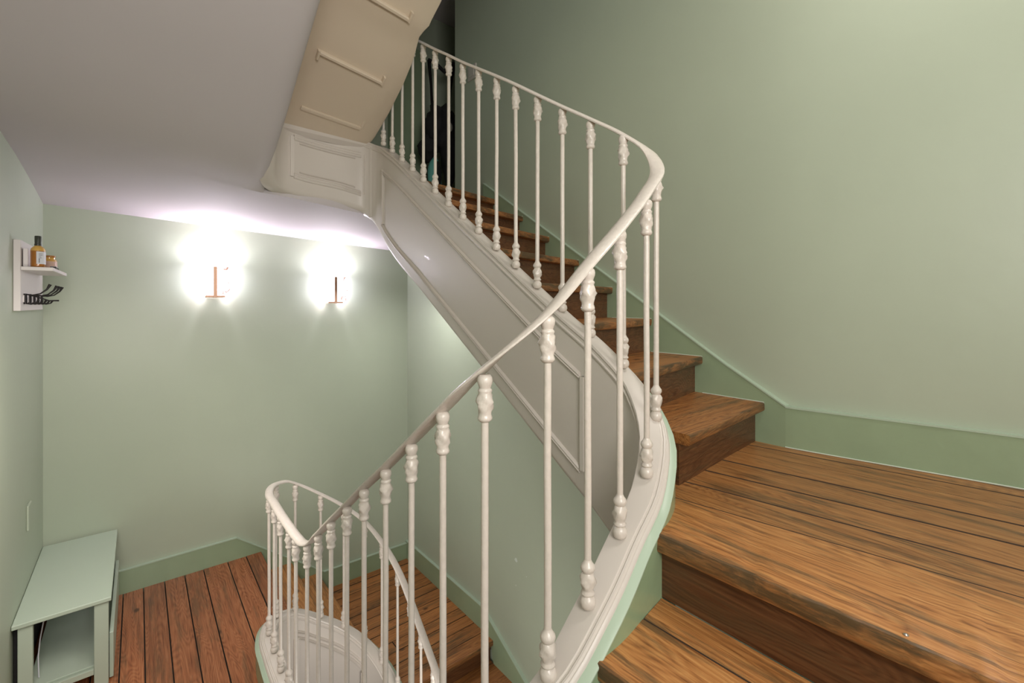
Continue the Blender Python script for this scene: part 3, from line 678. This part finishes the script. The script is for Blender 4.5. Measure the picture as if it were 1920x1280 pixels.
child(lathe('lid', [(.0245, .0702), (.0275, .0705), (.0275, .079), (.026, .081)], M['amber'], None, loc=(-.395, 3.70, ZS)), t)
tn = box('flat_tin', -.378, -.354, 3.56, 3.68, ZS + .0003, ZS + .012, M['black'], None, bev=.002)
tag(tn, 'flat black tin lying on the white shelf edge in front of the jar', 'tin')
child(box('pale_top', -.376, -.356, 3.562, 3.678, ZS + .0121, ZS + .0135, M['paper'], None), tn)
cd = box('white_box', -.468, -.449, 3.47, 3.63, ZS + .0003, ZS + .098, M['card'], None, bev=.002)
tag(cd, 'thin white box leaning upright behind the bottle on white shelf', 'box')
child(box('brown_edge', -.4485, -.446, 3.60, 3.632, ZS + .001, ZS + .08, M['amber'], None), cd)
# switches
tag(box('light_switch', -.4995, -.489, 3.80, 3.90, -.69, -.545, M['wall'], None, bev=.003), 'painted-over switch plate low on the pale left wall above the bench', 'switch')
sw = box('light_switch', 2.178, 2.1895, 3.13, 3.25, 2.52, 2.64, M['switch'], None, bev=.003)
tag(sw, 'white switch plate on the dark green wall at the stair head, behind the rail', 'switch')
child(box('rocker', 2.173, 2.1775, 3.155, 3.225, 2.545, 2.615, M['switch'], None, bev=.002), sw)

# ------------------------------------------------------------------ folded stroller at the stair head
sx, sy, sz = 2.30, 3.92, 1.44
fo = empty('stroller', (sx, sy, sz), label='folded black stroller with a teal seat panel standing upright at the stair head', cat='stroller')
def T3(dx, dy, z): return (sx + dx, sy + dy, sz + z)
for dx, dy in ((-.06, .06), (.10, -.02)):
    child(tube('frame_tube', [T3(dx, dy, .10), T3(dx * .9, dy, .5), T3(dx * .8, dy, 1.0), T3(dx * 1.1, dy, 1.35), T3(dx * 1.5, dy, 1.58)], [.012, .014, .014, .013, .018], M['black']), fo)
child(tube('handle', [T3(-.10, .06, 1.585), T3(-.02, .04, 1.56), T3(.06, .02, 1.50), T3(.15, -.03, 1.6)], [.016, .02, .022, .018], M['matblack']), fo)
def blob(name, c, s, m, seed=0, amp=.25):
    bm = bmesh.new(); bmesh.ops.create_icosphere(bm, subdivisions=3, radius=1)
    for v in bm.verts:
        k = 1 + amp * noise.noise(v.co * 1.7 + Vector((seed, 0, 0))) + amp * .5 * noise.noise(v.co * 4 + Vector((0, seed, 0)))
        v.co = Vector((c[0] + v.co.x * s[0] * k, c[1] + v.co.y * s[1] * k, c[2] + v.co.z * s[2] * k))
    return child(link(name, fin(bm, name), m, None, 60), fo)
blob('folded_hood', T3(.0, 0, .93), (.13, .12, .23), M['matblack'], 2, .5)
blob('fabric_fold', T3(.10, -.02, .75), (.09, .10, .36), M['matblack'], 5, .4)
blob('fabric_fold', T3(-.10, .05, .72), (.09, .09, .13), M['matblack'], 8, .4)
blob('seat_panel', T3(-.06, .0, .42), (.075, .05, .20), M['teal'], 3, .1)
blob('seat_opening', T3(-.052, -.04, .44), (.045, .025, .13), M['matblack'], 3, .1)
blob('round_badge', T3(.04, -.125, .90), (.028, .01, .045), M['switch'], 1, .1)
child(tube('strap', [T3(-.30, .02, .28), T3(-.18, -.02, .19), T3(-.05, -.06, .10)], .012, M['red']), fo)
child(tube('frame_tube', [T3(-.14, -.05, .16), T3(.0, -.08, .06), T3(.12, -.08, .26)], .010, M['black']), fo)
for dx, dy in ((-.12, 0), (.12, 0)):
    bm = bmesh.new(); add_tube(bm, [T3(dx - .018, dy, .075), T3(dx + .018, dy, .075)], .073, 20)
    w = child(link('wheel', fin(bm, 'wheel'), M['black'], None, 50), fo)
child(tube('axle', [T3(-.12, 0, .075), T3(.12, 0, .075)], .008, M['nail']), fo)
